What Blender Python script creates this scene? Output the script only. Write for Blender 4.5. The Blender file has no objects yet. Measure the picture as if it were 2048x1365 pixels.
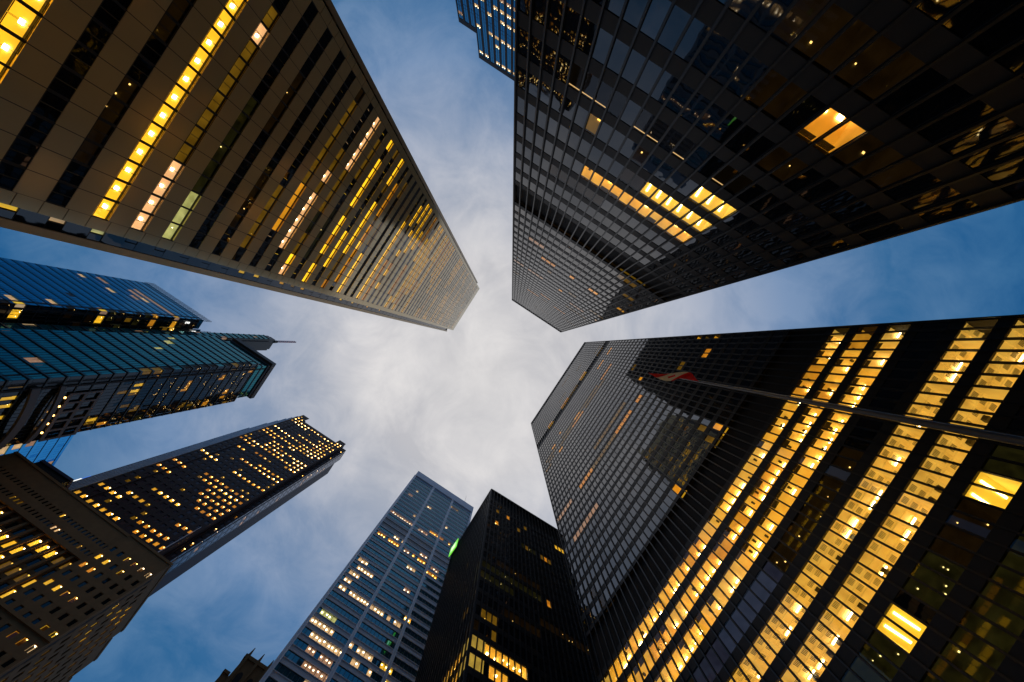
import bpy, bmesh, math, random
from mathutils import Matrix, Vector
random.seed(11)
R = math.radians
C = bpy.context.scene.collection
SC = bpy.context.scene

# ------------------------------------------------------------------ camera
EYE = 1.6                       # standing eye height; heights h below are above the eye
TH = R(33.5)                    # street grid is turned 33.5 degrees in the picture
cam = bpy.data.cameras.new("camera")
co = bpy.data.objects.new("camera", cam); C.objects.link(co)
cam.sensor_width = 36.0
cam.lens = 36.0 * 600.0 / 2048.0
cam.shift_x = 1.5 / 2048.0
cam.shift_y = 11.5 / 2048.0
cam.clip_start = 0.1; cam.clip_end = 4000
c_, s_ = math.cos(TH), math.sin(TH)
co.matrix_world = Matrix(((c_, -s_, 0, 0), (-s_, -c_, 0, 0), (0, 0, -1, EYE), (0, 0, 0, 1)))
SC.camera = co

# ------------------------------------------------------------------ world: dusk sky with broken cloud
W = bpy.data.worlds.new("World"); SC.world = W; W.use_nodes = True
nt = W.node_tree; nt.nodes.clear()
def N(t, **k):
    n = nt.nodes.new(t)
    for a, b in k.items(): setattr(n, a, b)
    return n
def L(a, b): nt.links.new(a, b)
tc = N('ShaderNodeTexCoord'); sep = N('ShaderNodeSeparateXYZ'); L(tc.outputs['Generated'], sep.inputs[0])
zc = N('ShaderNodeMath', operation='MAXIMUM'); L(sep.outputs[2], zc.inputs[0]); zc.inputs[1].default_value = 0.12
def M(op, a, b=None):
    n = N('ShaderNodeMath', operation=op)
    for i, v in enumerate((a, b)):
        if v is None: continue
        if isinstance(v, (int, float)): n.inputs[i].default_value = v
        else: L(v, n.inputs[i])
    return n.outputs[0]
px_ = M('DIVIDE', sep.outputs[0], zc.outputs[0]); py_ = M('DIVIDE', sep.outputs[1], zc.outputs[0])
qx, qy = M('ADD', px_, .05), M('SUBTRACT', py_, .12)          # the brightest cloud is a little off the zenith
rr = M('SQRT', M('ADD', M('MULTIPLY', qx, qx), M('MULTIPLY', qy, qy)))
cmb = N('ShaderNodeCombineXYZ'); L(px_, cmb.inputs[0]); L(py_, cmb.inputs[1])
def noise(scale, detail, rough, dist, off):
    mp = N('ShaderNodeMapping'); mp.inputs['Location'].default_value = off; L(cmb.outputs[0], mp.inputs[0])
    n = N('ShaderNodeTexNoise'); n.inputs['Scale'].default_value = scale; n.inputs['Detail'].default_value = detail
    n.inputs['Roughness'].default_value = rough; n.inputs['Distortion'].default_value = dist; L(mp.outputs[0], n.inputs['Vector'])
    return n.outputs['Fac']
n1 = noise(1.7, 7, 0.56, 0.35, (3.1, 1.7, 0.4)); n2 = noise(4.4, 7, 0.62, 0.7, (0.3, 4.2, 2.0))
nm = M('ADD', M('MULTIPLY', n1, 0.62), M('MULTIPLY', n2, 0.38))
mr = N('ShaderNodeMapRange'); L(nm, mr.inputs[0]); mr.inputs[1].default_value = 0.41; mr.inputs[2].default_value = 0.59
rs = M('DIVIDE', rr, 2.5)
def ramp(stops):
    n = N('ShaderNodeValToRGB'); L(rs, n.inputs[0]); e = n.color_ramp.elements
    while len(e) < len(stops): e.new(0.5)
    for el, (p, col) in zip(e, stops): el.position = p / 2.5; el.color = (*col, 1)
    return n.outputs[0]
white = ramp([(0, (.82, .795, .785)), (.35, (.80, .775, .77)), (.55, (.62, .62, .66)), (.8, (.375, .43, .55)), (1.05, (.20, .30, .48)), (1.4, (.085, .195, .37)), (1.9, (.03, .14, .315))])
blue = ramp([(0, (.66, .645, .65)), (.35, (.53, .53, .565)), (.55, (.38, .42, .51)), (.8, (.20, .285, .44)), (1.05, (.085, .195, .385)), (1.4, (.022, .125, .30)), (1.9, (.006, .085, .25))])
mx = N('ShaderNodeMix', data_type='RGBA'); L(mr.outputs[0], mx.inputs[0]); L(blue, mx.inputs[6]); L(white, mx.inputs[7])
sky = N('ShaderNodeTexSky', sky_type='NISHITA'); sky.sun_disc = False; sky.sun_elevation = R(4); sky.sun_rotation = R(120)
bg1 = N('ShaderNodeBackground'); L(mx.outputs[2], bg1.inputs[0]); bg1.inputs[1].default_value = 1.0
bg2 = N('ShaderNodeBackground'); L(sky.outputs[0], bg2.inputs[0]); bg2.inputs[1].default_value = 0.05
mixs = N('ShaderNodeMixShader'); mixs.inputs[0].default_value = 0.03; L(bg1.outputs[0], mixs.inputs[1]); L(bg2.outputs[0], mixs.inputs[2])
wo = N('ShaderNodeOutputWorld'); L(mixs.outputs[0], wo.inputs[0])

sun = bpy.data.lights.new("sun", 'SUN'); sun.energy = 0.06; sun.angle = R(40); sun.color = (1, .86, .7)
so = bpy.data.objects.new("sun", sun); C.objects.link(so); so.rotation_euler = (R(70), 0, R(120))
SC.view_settings.view_transform = 'Standard'; SC.view_settings.look = 'None'
SC.view_settings.exposure = 0.0; SC.view_settings.gamma = 1.0; SC.view_settings.use_curve_mapping = False
SC.cycles.use_denoising = True; SC.cycles.sample_clamp_indirect = 4.0; SC.cycles.max_bounces = 8
SC.cycles.transparent_max_bounces = 12; SC.cycles.caustics_reflective = False; SC.cycles.caustics_refractive = False

# ------------------------------------------------------------------ materials
def mat(name, col, rough=0.6, metal=0.0, ior=1.5, spec=0.5, nscale=0, namt=0.25, bump=0, bscale=4, coat=0):
    m = bpy.data.materials.new(name); m.use_nodes = True; t = m.node_tree; b = t.nodes['Principled BSDF']
    b.inputs['Base Color'].default_value = (*col, 1); b.inputs['Roughness'].default_value = rough
    b.inputs['Metallic'].default_value = metal; b.inputs['IOR'].default_value = ior
    b.inputs['Specular IOR Level'].default_value = spec; b.inputs['Coat Weight'].default_value = coat
    if nscale:
        g = t.nodes.new('ShaderNodeNewGeometry')
        n = t.nodes.new('ShaderNodeTexNoise'); n.inputs['Scale'].default_value = nscale; n.inputs['Detail'].default_value = 5
        t.links.new(g.outputs['Position'], n.inputs['Vector'])
        r = t.nodes.new('ShaderNodeMix'); r.data_type = 'RGBA'; r.clamp_factor = True
        r.inputs[6].default_value = (*[x * (1 - namt) for x in col], 1); r.inputs[7].default_value = (*[min(1, x * (1 + namt)) for x in col], 1)
        t.links.new(n.outputs['Fac'], r.inputs[0]); t.links.new(r.outputs[2], b.inputs['Base Color'])
    if bump:
        g = t.nodes.new('ShaderNodeNewGeometry')
        n = t.nodes.new('ShaderNodeTexNoise'); n.inputs['Scale'].default_value = bscale; n.inputs['Detail'].default_value = 1.5
        t.links.new(g.outputs['Position'], n.inputs['Vector'])
        k = t.nodes.new('ShaderNodeBump'); k.inputs['Strength'].default_value = 1.0; k.inputs['Distance'].default_value = bump
        t.links.new(n.outputs['Fac'], k.inputs['Height']); t.links.new(k.outputs[0], b.inputs['Normal'])
    return m
def emis(name, col, s, base=(.7, .6, .42), nscale=0, namt=0.3):
    m = mat(name, base, 0.8); b = m.node_tree.nodes['Principled BSDF']
    b.inputs['Emission Color'].default_value = (*col, 1); b.inputs['Emission Strength'].default_value = s
    if nscale:
        t = m.node_tree; g = t.nodes.new('ShaderNodeNewGeometry'); n = t.nodes.new('ShaderNodeTexNoise')
        n.inputs['Scale'].default_value = nscale; n.inputs['Detail'].default_value = 3; t.links.new(g.outputs['Position'], n.inputs['Vector'])
        r = t.nodes.new('ShaderNodeMapRange'); t.links.new(n.outputs['Fac'], r.inputs[0]); r.inputs[1].default_value = .3; r.inputs[2].default_value = .7
        r.inputs[3].default_value = s * (1 - namt); r.inputs[4].default_value = s * (1 + namt)
        t.links.new(r.outputs[0], b.inputs['Emission Strength'])
    m.cycles.emission_sampling = 'NONE'
    return m
def lamp_mat(name, col, s):
    m = emis(name, col, s, (.9, .9, .9)); m.cycles.emission_sampling = 'AUTO'; return m
def clear_glass(name, tint, f=1.5):
    m = bpy.data.materials.new(name); m.use_nodes = True; t = m.node_tree; t.nodes.clear()
    o = t.nodes.new('ShaderNodeOutputMaterial'); tr = t.nodes.new('ShaderNodeBsdfTransparent'); tr.inputs[0].default_value = (*tint, 1)
    gl = t.nodes.new('ShaderNodeBsdfGlossy'); gl.inputs['Roughness'].default_value = 0.02; gl.inputs[0].default_value = (.9, .9, .9, 1)
    fr = t.nodes.new('ShaderNodeFresnel'); fr.inputs[0].default_value = f
    mxx = t.nodes.new('ShaderNodeMixShader'); t.links.new(fr.outputs[0], mxx.inputs[0]); t.links.new(tr.outputs[0], mxx.inputs[1]); t.links.new(gl.outputs[0], mxx.inputs[2])
    t.links.new(mxx.outputs[0], o.inputs[0]); return m

MT = {}
MT['bronze'] = mat('black_bronze', (.012, .0115, .012), 0.42, 0.0, 1.5, .5, nscale=1.3, namt=.3)
MT['mullion'] = mat('black_steel_mullion', (.010, .0095, .010), 0.35, 0, 1.5, .5)
MT['spandrel'] = mat('dark_spandrel_steel', (.015, .0135, .0135), 0.55, 0, 1.5, .3, nscale=.9, namt=.35)
MT['louvre'] = mat('black_louvre', (.004, .0035, .0035), 0.8)
MT['core'] = mat('dark_core', (.015, .015, .016), 0.8)
MT['glass_n'] = mat('near_smoked_glass', (.006, .0065, .008), 0.02, 0, 1.72, .5, bump=.012, bscale=.5)
MT['glass'] = mat('smoked_glass', (.006, .0065, .008), 0.02, 0, 2.1, .5, bump=.010, bscale=.55)
MT['glass_b'] = mat('smoked_glass_drawn_blind', (.018, .014, .015), 0.03, 0, 1.85, .5, bump=.010, bscale=.5)
MT['glass_c'] = mat('grey_office_glass', (.006, .006, .007), 0.02, 0, 1.75, .5, bump=.010, bscale=.5)
MT['clear'] = clear_glass('clear_office_glass', (.97, .95, .9))
MT['panel'] = mat('stainless_cladding_panel', (.80, .615, .30), 0.14, 0.34, 1.8, .5, nscale=.35, namt=.07, bump=.006, bscale=.35)
MT['panel_edge'] = mat('bronze_toned_fin', (.62, .44, .22), 0.35, 0.3, 1.5, .5, nscale=.4, namt=.12)
MT['joint'] = mat('dark_joint', (.012, .010, .008), 0.7)
MT['teal'] = mat('teal_reflective_glass', (.025, .27, .26), 0.05, 0.75, 1.5, .5, bump=.012, bscale=.4)
MT['teal_d'] = mat('teal_spandrel_glass', (.018, .13, .135), 0.10, 0.6, 1.5, .5)
MT['tealdark'] = mat('dark_teal_glass', (.006, .010, .010), 0.03, 0.0, 1.6, .5, bump=.012, bscale=.6)
MT['teal_frame'] = mat('dark_green_frame', (.010, .022, .022), 0.4)
MT['bluegl'] = mat('blue_reflective_glass', (.03, .42, .62), 0.06, 0.8, 1.5, .5, bump=.010, bscale=.4)
MT['bluegl_d'] = mat('blue_spandrel_glass', (.02, .24, .37), 0.10, 0.7, 1.5, .5)
MT['bluebright'] = mat('bright_blue_glass', (.07, .55, 1.0), 0.06, 0.85, 1.5, .5, bump=.010, bscale=.4)
MT['slate'] = mat('slate_metal', (.05, .06, .075), 0.4, .3)
MT['soffit'] = mat('brown_soffit_stone', (.085, .07, .062), 0.6, nscale=.5, namt=.15)
MT['beige'] = mat('grey_stone_band', (.15, .125, .115), 0.7, nscale=.8, namt=.15)
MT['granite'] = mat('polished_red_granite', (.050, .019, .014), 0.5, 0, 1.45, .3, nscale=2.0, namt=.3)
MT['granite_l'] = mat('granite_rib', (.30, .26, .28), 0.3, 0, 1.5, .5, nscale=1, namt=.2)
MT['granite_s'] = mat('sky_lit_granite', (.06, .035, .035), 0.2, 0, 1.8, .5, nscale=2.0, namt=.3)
MT['glass_g'] = mat('reflection_toned_glass', (.13, .072, .070), 0.15, 0, 1.4, .5, bump=.01, bscale=.6)  # the panes' reflection is put into a lighter base colour
MT['glass_sky'] = mat('mirror_window_glass', (.25, .25, .28), 0.05, .7)
MT['stone'] = mat('old_limestone', (.30, .150, .055), 0.85, nscale=.6, namt=.3)
MT['stone_d'] = mat('darker_stone', (.19, .10, .035), 0.9, nscale=.7, namt=.35)  # darker tone of the limestone
MT['white'] = mat('pale_marble_panel', (.66, .66, .72), 0.45, 0, 1.5, .5, nscale=.3, namt=.10)
MT['white_e'] = mat('pale_aluminium_strip', (.80, .80, .85), 0.4, .2)
MT['jglass'] = mat('green_blue_glass', (.085, .235, .275), 0.06, 0.8, 1.5, .5, bump=.010, bscale=.4)
MT['brick'] = mat('brown_precast_pier', (.060, .047, .046), 0.7, nscale=.5, namt=.2)
MT['mglass'] = mat('deep_blue_glass', (.035, .26, .46), 0.06, 0.75, 1.5, .5, bump=.010, bscale=.4)
MT['pole'] = mat('painted_aluminium_pole', (.10, .09, .08), 0.35, .6)
MT['steelw'] = mat('white_painted_mast', (.75, .6, .58), 0.5)
MT['asphalt'] = mat('asphalt', (.05, .05, .05), 0.85, nscale=6, namt=.3)
MT['paving'] = mat('granite_paving', (.16, .15, .14), 0.7, nscale=3, namt=.25)
MT['paint'] = mat('road_paint', (.7, .7, .68), 0.6)
MT['slot'] = mat('ceiling_slot', (.03, .022, .012), 0.8)
MT['gear'] = mat('dark_ceiling_gear', (.03, .028, .02), 0.6)
# lit interiors: (wall emission, lamp)
STY = {
 'gold':   (emis('office_gold', (1, .64, .075), .31, (.8, .58, .2), .8, .35), lamp_mat('lamp_gold', (1, .78, .36), 15)),
 'gold2':  (emis('office_gold_pale', (1, .66, .115), .29, (.8, .62, .28), .9, .35), lamp_mat('lamp_gold_pale', (1, .80, .44), 16)),
 'golda':  (emis('office_gold_deep', (1, .58, .05), .22, (.8, .55, .2), .8, .4), lamp_mat('lamp_gold_deep', (1, .74, .30), 14)),
 'yellow': (emis('office_yellow', (1, .64, .035), .56, (.7, .5, .12), .6, .2), lamp_mat('lamp_yellow', (1, .85, .45), 16)),
 'warm':   (emis('office_pinkish', (1, .64, .32), .50, (.6, .45, .3), .6, .2), lamp_mat('lamp_warm', (1, .84, .52), 15)),
 'amber':  (emis('office_amber', (1, .52, .025), .40, (.6, .35, .08), .5, .25), lamp_mat('lamp_amber', (1, .66, .16), 6)),
 'lemon':  (emis('office_lemon', (1, .61, .05), .46, (.6, .5, .15), .5, .25), lamp_mat('lamp_lemon', (1, .78, .3), 8)),
 'bright': (emis('office_bright', (1, .60, .025), .95, (.6, .5, .08), .5, .2), lamp_mat('lamp_bright', (1, .75, .2), 7)),
 'dim':    (emis('office_dim', (1, .55, .04), .085, (.3, .22, .08), .6, .4), lamp_mat('lamp_dim', (1, .6, .1), 2)),
 'faint':  (emis('office_faint', (1, .5, .1), .006, (.05, .04, .025), .6, .5), lamp_mat('lamp_faint', (1, .62, .16), 2.2)),
 'green':  (emis('office_greenish', (.75, .74, .30), .36, (.5, .5, .3), .9, .5), lamp_mat('lamp_greenish', (.95, 1, .6), 6)),
 'gdim':   (emis('office_green_dim', (.45, .40, .08), .016, (.08, .08, .04), .7, .7), lamp_mat('lamp_green_dim', (.95, .74, .25), 2.4)),
 'pale':   (emis('office_pale', (1, .70, .38), .36, (.6, .5, .35), .5, .25), lamp_mat('lamp_pale', (1, .85, .6), 7)),
 'rose':   (emis('office_rose', (1, .60, .36), .22, (.4, .3, .24), .5, .3), lamp_mat('lamp_rose', (1, .75, .5), 5)),
 'blind':  (emis('office_blue_blind', (.20, .22, .36), .055, (.25, .25, .35), .8, .4), lamp_mat('lamp_blue', (1, .8, .4), 1)),
 'strip':  (emis('office_dark', (1, .6, .2), .002, (.02, .018, .015)), lamp_mat('lamp_strip', (1, .62, .25), .75)),
 'ember':  (emis('office_ember', (1, .45, .03), .32, (.5, .3, .1), .9, .4), lamp_mat('lamp_ember', (1, .66, .18), 8)),
 'spark':  (emis('office_sparse', (1, .5, .1), .003, (.03, .025, .015)), lamp_mat('lamp_spark', (1, .62, .2), 3.5)),
}
SM = list(STY)

# ------------------------------------------------------------------ mesh helpers
class MB:
    def __init__(s): s.v = []; s.f = []; s.m = []
    def quad(s, a, b, c, d, mi=0):
        i = len(s.v); s.v += [a, b, c, d]; s.f.append((i, i+1, i+2, i+3)); s.m.append(mi)
    def poly(s, pts, mi=0):
        i = len(s.v); s.v += list(pts); s.f.append(tuple(range(i, i+len(pts)))); s.m.append(mi)
    def hexa(s, p, mi=0):          # p: 8 corners, bottom four then top four
        a, b, d, e = p[0], p[1], p[3], p[4]
        ab = [b[k]-a[k] for k in range(3)]; ad = [d[k]-a[k] for k in range(3)]; ae = [e[k]-a[k] for k in range(3)]
        if (ab[1]*ad[2]-ab[2]*ad[1])*ae[0]+(ab[2]*ad[0]-ab[0]*ad[2])*ae[1]+(ab[0]*ad[1]-ab[1]*ad[0])*ae[2] < 0:
            p = [p[1], p[0], p[3], p[2], p[5], p[4], p[7], p[6]]          # keep every face turned outward
        i = len(s.v); s.v += p
        for q in ((0,3,2,1), (4,5,6,7), (0,1,5,4), (1,2,6,5), (2,3,7,6), (3,0,4,7)):
            s.f.append(tuple(i+k for k in q)); s.m.append(mi)
    def box(s, x0, x1, y0, y1, z0, z1, mi=0):
        s.hexa([(x0,y0,z0), (x1,y0,z0), (x1,y1,z0), (x0,y1,z0), (x0,y0,z1), (x1,y0,z1), (x1,y1,z1), (x0,y1,z1)], mi)
    def fbox(s, F, u0, u1, z0, z1, d0, d1, mi=0):
        s.hexa([F.P(u0,z0,d0), F.P(u1,z0,d0), F.P(u1,z0,d1), F.P(u0,z0,d1), F.P(u0,z1,d0), F.P(u1,z1,d0), F.P(u1,z1,d1), F.P(u0,z1,d1)], mi)
    def tube(s, a, b, r0, r1, n=10, mi=0):
        a, b = Vector(a), Vector(b); d = (b-a).normalized(); x = d.orthogonal().normalized(); y = d.cross(x)
        ra = [tuple(a + (x*math.cos(2*math.pi*k/n) + y*math.sin(2*math.pi*k/n))*r0) for k in range(n)]
        rb = [tuple(b + (x*math.cos(2*math.pi*k/n) + y*math.sin(2*math.pi*k/n))*r1) for k in range(n)]
        for k in range(n): s.quad(ra[k], ra[(k+1)%n], rb[(k+1)%n], rb[k], mi)
        s.poly(ra[::-1], mi); s.poly(rb, mi)
    def build(s, name, mats, parent=None, org=(0,0,0), smooth=False):
        if not isinstance(mats, (list, tuple)): mats = [mats]
        me = bpy.data.meshes.new(name)
        me.from_pydata([(p[0]-org[0], p[1]-org[1], p[2]-org[2]) for p in s.v], [], s.f)
        for m in mats: me.materials.append(m)
        me.polygons.foreach_set('material_index', s.m)
        if smooth: me.polygons.foreach_set('use_smooth', [True]*len(s.f))
        me.update()
        o = bpy.data.objects.new(name, me); C.objects.link(o)
        if parent: o.parent = parent
        return o

class Face:                          # a facade: origin, horizontal direction, outward normal (heights are above the eye)
    def __init__(s, ox, oy, ux, uy, nx, ny): s.o = (ox, oy); s.u = (ux, uy); s.n = (nx, ny)
    def P(s, u, z, d): return (s.o[0]+s.u[0]*u+s.n[0]*d, s.o[1]+s.u[1]*u+s.n[1]*d, z+EYE)

def seen_area(pts):                  # size of a pane in the photo, only used to pick which panes become separate parts
    q = []
    for x, y, z in pts:
        h = z-EYE
        if h < 1: return 0
        a, b = x*600/h, y*600/h
        q.append((1022.5+a*c_-b*s_, 694+a*s_+b*c_))
    cx = sum(p[0] for p in q)/4; cy = sum(p[1] for p in q)/4
    if not (0 < cx < 2048 and 0 < cy < 1365): return 0
    return abs(sum(q[i][0]*q[(i+1)%4][1]-q[(i+1)%4][0]*q[i][1] for i in range(4)))/2

def tag(o, label, cat, group=None, kind=None):
    o['label'] = label; o['category'] = cat
    if group: o['group'] = group
    if kind: o['kind'] = kind
    return o

class Bld:
    def __init__(s, name, label, x, y, cat='building', rot=0):
        s.o = bpy.data.objects.new(name, None); C.objects.link(s.o); s.o.location = (x, y, 0); s.o.rotation_euler = (0, 0, rot)
        s.org = (x, y, 0); s.panes = []; s.rooms = []; s.rnd = random.Random(name+label)
        tag(s.o, label, cat)
    def part(s, mb, name, mats, parent=None, smooth=False):
        if not mb.f: return None
        return mb.build(name, mats, parent or s.o, s.org, smooth)
    def pane(s, F, u0, u1, z0, z1, d, mi, jit=.006):
        r = s.rnd; a, b = r.uniform(-jit, jit), r.uniform(-jit, jit)
        p = [F.P(u0, z0, d+a+b), F.P(u1, z0, d-a+b), F.P(u1, z1, d-a-b), F.P(u0, z1, d+a-b)]
        if F.u[1]*F.n[0]-F.u[0]*F.n[1] < 0: p = [p[1], p[0], p[3], p[2]]
        w = s.o.rotation_euler.z; q = p
        if w:
            cw, sw = math.cos(w), math.sin(w); ox, oy = s.org[:2]
            q = [(ox+(x-ox)*cw-(y-oy)*sw, oy+(x-ox)*sw+(y-oy)*cw, z) for x, y, z in p]
        s.panes.append((seen_area(q), p, mi, F, (u0, u1, z0, z1, d)))
    def finish(s, mats, frame=None, fw=.05, keep=100):
        s.panes.sort(key=lambda t: -t[0])
        rest = MB(); k = 0
        for ar, p, mi, F, (u0, u1, z0, z1, d) in s.panes:
            if k < keep and ar > 3:
                m = MB(); m.quad(*p, mi); k += 1
                ms = mats
                if frame:
                    fi = len(mats); ms = mats+[frame]
                    for (a, b, e, f) in ((u0, u1, z0, z0+fw), (u0, u1, z1-fw, z1), (u0, u0+fw, z0+fw, z1-fw), (u1-fw, u1, z0+fw, z1-fw)):
                        m.fbox(F, a, b, e, f, d+.012, d+.05, fi)
                s.part(m, 'window', ms)
            else: rest.quad(*p, mi)
        o = s.part(rest, 'window', mats)
        if o: o['kind'] = 'stuff'
    def room(s, F, u0, u1, z0, z1, depth, style, lamp='line', detail=0, near=False, d0=-.02, pitch=1.5):
        s.rooms.append((F, u0, u1, z0, z1, depth, style, lamp, detail, near, d0, pitch))
    def finish_rooms(s):
        far = MB(); farl = MB(); r = s.rnd
        fm = [STY[k][0] for k in SM]; fl = [STY[k][1] for k in SM]
        for (F, u0, u1, z0, z1, D, st, lamp, det, near, d0, pitch) in s.rooms:
            i = SM.index(st); m = MB() if near else far; l = MB() if near else farl
            mi = 0 if near else i
            zc, zf = z1+.06, z0-.12
            P = F.P
            m.quad(P(u0, zc, d0), P(u1, zc, d0), P(u1, zc, -D), P(u0, zc, -D), mi)
            m.quad(P(u0, zf, d0), P(u1, zf, d0), P(u1, zf, -D), P(u0, zf, -D), mi)
            m.quad(P(u0, zf, -D), P(u1, zf, -D), P(u1, zc, -D), P(u0, zc, -D), mi)
            for u in (u0, u1): m.quad(P(u, zf, d0), P(u, zc, d0), P(u, zc, -D), P(u, zf, -D), mi)
            n = max(1, round((u1-u0)/pitch)); pw = (u1-u0)/n
            if lamp == 'line':
                for k in range(n):
                    if det == 2:
                        if r.random() < .42: a = u0+pw*(k+.5); q = -r.uniform(2.2, 2.9); l.fbox(F, a-.55, a+.6, zc-.24, zc-.17, q-.06, q+.06, mi)
                    elif r.random() < .62:
                        a = u0+pw*(k+.5); q = -r.uniform(1.7, 2.15); l.fbox(F, a-.42, a+.42, zc-.30, zc-.22, q-.06, q+.06, mi)
            elif lamp == 'bowl':
                for k in range(n):
                    a = u0+pw*(k+.5); w = min(.22, pw*.16) if st == 'yellow' else .17; q = -min(D*.45, 1.15)
                    l.fbox(F, a-w, a+w, zc-.10, zc-.05, q-w, q+w, mi)
            elif lamp == 'spot':
                for k in range(n):
                    if r.random() < .85:
                        a = u0+pw*(k+r.uniform(.3, .7)); w = min(.24, pw*.15); q = -D*r.uniform(.35, .6)
                        l.fbox(F, a-w, a+w, zc-.10, zc-.05, q-w, q+w, mi)
            elif lamp == 'tube':
                for k in range(n):
                    a = u0+pw*(k+.5); l.fbox(F, a-.12, a+.12, zc-.08, zc-.04, -D*.75, -D*.15, mi)
            elif lamp == 'head':
                
                for k in range(n):
                    if r.random() < .8: l.fbox(F, u0+pw*k+.03, u0+pw*(k+1)-.03, zc-.10, zc-.06, -.30, -.235, mi)
            elif lamp == 'dots' or lamp == 'many':
                for k in range(n):
                    for j in range(r.choice((0, 0, 1, 1, 2)) if lamp == 'dots' else r.choice((0, 1, 2, 3))):
                        a = u0+pw*(k+r.uniform(.15, .85)); q = -D*r.uniform(.2, .8)
                        w = r.uniform(.04, .09); l.fbox(F, a-w, a+w, zc-.08, zc-.05, q-w, q+w, mi)
            if near:
                g = MB()
                if det == 1:                       # hung gear, ducts, half-drawn blinds and partitions
                    for k in range(n):
                        if r.random() < .55:
                            w0 = u0+pw*k+.14; nn = r.randint(2, 7)
                            for j in range(nn): g.fbox(F, w0, w0+pw-.28, z1-.10-j*.10, z1-.065-j*.10, -.30, -.22, 1)
                        if r.random() < .4:
                            a = u0+pw*(k+r.uniform(.3, .6)); q = -r.uniform(.9, 2.1)
                            g.fbox(F, a-.16, a+.16, zc-.26, zc-.02, q-.22, q+.22, 1)
                        if r.random() < .28:
                            a = u0+pw*k; m.fbox(F, a-.04, a+.04, zf, zc, -D, -.5, 0)
                elif det == 2:                     # coffered ceiling with slot grilles and beams
                    for k in range(n):
                        a = u0+pw*k
                        g.fbox(F, a-.05, a+.05, zc-.16, zc-.01, -D, -.15, 2)
                        for q0 in (.55, 1.7, 2.9):
                            if r.random() < .8:
                                for j in range(5):
                                    x = a+.30+j*.15
                                    g.fbox(F, x, x+.055, zc-.045, zc-.005, -q0-.62, -q0, 0)
                    for q0 in (1.45, 2.6): g.fbox(F, u0, u1, zc-.12, zc-.01, -q0-.05, -q0+.05, 2)
                    for k in range(n):
                        if r.random() < .25:
                            a = u0+pw*(k+.5); g.fbox(F, a-.3, a+.25, zc-.5, zc-.03, -3.4, -2.7, 1)
                o = s.part(m, 'office_room', STY[st][0])
                if g.f: s.part(g, 'ceiling_gear', [MT['slot'], MT['gear'], STY[st][0]], o)
                if l.f: s.part(l, 'ceiling_lamp', STY[st][1], o)
        a = s.part(far, 'office_room', fm)
        if a: a['kind'] = 'stuff'
        b = s.part(farl, 'ceiling_lamp', fl)
        if b: b['kind'] = 'stuff'

def runs(bays):                       # {bay: style} -> consecutive runs
    out = []
    for b in sorted(bays):
        if out and out[-1][1] == b-1 and out[-1][2] == bays[b]: out[-1][1] = b
        else: out.append([b, b, bays[b]])
    return out
def rng(a, b, st): return {k: st for k in range(a, b+1)}
def J(*ds):
    o = {}
    for d in ds: o.update(d)
    return o

# ------------------------------------------------------------------ Mies-style black steel towers
def black_face(b, F, width, nb, floors, mech, ztop, zpar, lit, lamp, det, near, wall_d=-6.5, mull_each=True, D=5.0, mp=.22, zbot=-EYE, blind=.12, part_end=True):
    pw = width/nb
    # floors: list of (key, z0, z1) window openings, ascending
    z = zbot; sp = []
    ev = sorted([(z0, z1, k) for k, z0, z1 in floors] + [(a, c, None) for a, c in mech])
    for z0, z1, k in ev:
        if z0 > z+.01: sp.append((z, z0))
        z = z1
    if zpar > z+.01: sp.append((z, zpar))
    for a, c in sp:
        m = MB(); m.fbox(F, 0, width, a, c, -.28, 0); b.part(m, 'spandrel', MT['spandrel'])
    for a, c, q in [(zpar, ztop-.7, 0)]+[(a+.002, c-.002, 1) for a, c in mech]:
        m = MB(); m.fbox(F, 0, width, a, c, -1.2-.1*q, -.5-.1*q); b.part(m, 'louvre_band', MT['louvre'])
    m = MB(); m.fbox(F, -.02, width+.02, ztop-.7, ztop, -1.2, .24); b.part(m, 'parapet', MT['bronze'])
    for i in range(nb+1):
        u = min(max(i*pw, .08), width-.08)
        m = MB(); m.fbox(F, u-.12 if i else u-.08, u+.12 if i < nb else u+.08, zbot, ztop-.71, -.05, .0025); m.fbox(F, u-.035, u+.035, zbot, ztop-.7, .003, mp-.03); m.fbox(F, u-.085, u+.085, zbot, ztop-.7, mp-.03, mp)
        b.part(m, 'mullion', MT['mullion'])
    for k, z0, z1 in floors:
        L_ = lit.get(k, {})
        for i in range(nb):
            if i in L_: mi = 1
            else: mi = 2 if b.rnd.random() < blind else 0
            b.pane(F, i*pw+.002, (i+1)*pw-.002, z0-.02, z1+.02, -.055, mi)
        for a, c, st0 in runs(L_):
            x = a
            while x <= c:
                y = min(c, x+b.rnd.choice((2, 3, 4, 6))-1); st = st0
                if st0 == 'gold' and near: st = b.rnd.choice(('gold', 'gold', 'golda', 'gold2x'))
                de0 = 1
                if st == 'gold2x': st = 'gold2'; de0 = 3
                lm = lamp if st in ('gold', 'gold2', 'golda') else {'strip': 'head', 'faint': 'dots', 'gdim': 'dots', 'blind': 'none', 'warm': 'spot'}.get(st, 'spot')
                if st == 'gold2': de = 2 if de0 == 1 else 1
                elif st in ('gold', 'golda'): de = 1
                else: de = 0
                if st == 'lemon' and near: lm = 'tube'
                b.room(F, x*pw+.02, (y+1)*pw-.02, z0, z1, D, st, lm, de, near and z0 < 66, -.085, pw)
                x = y+1

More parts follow.
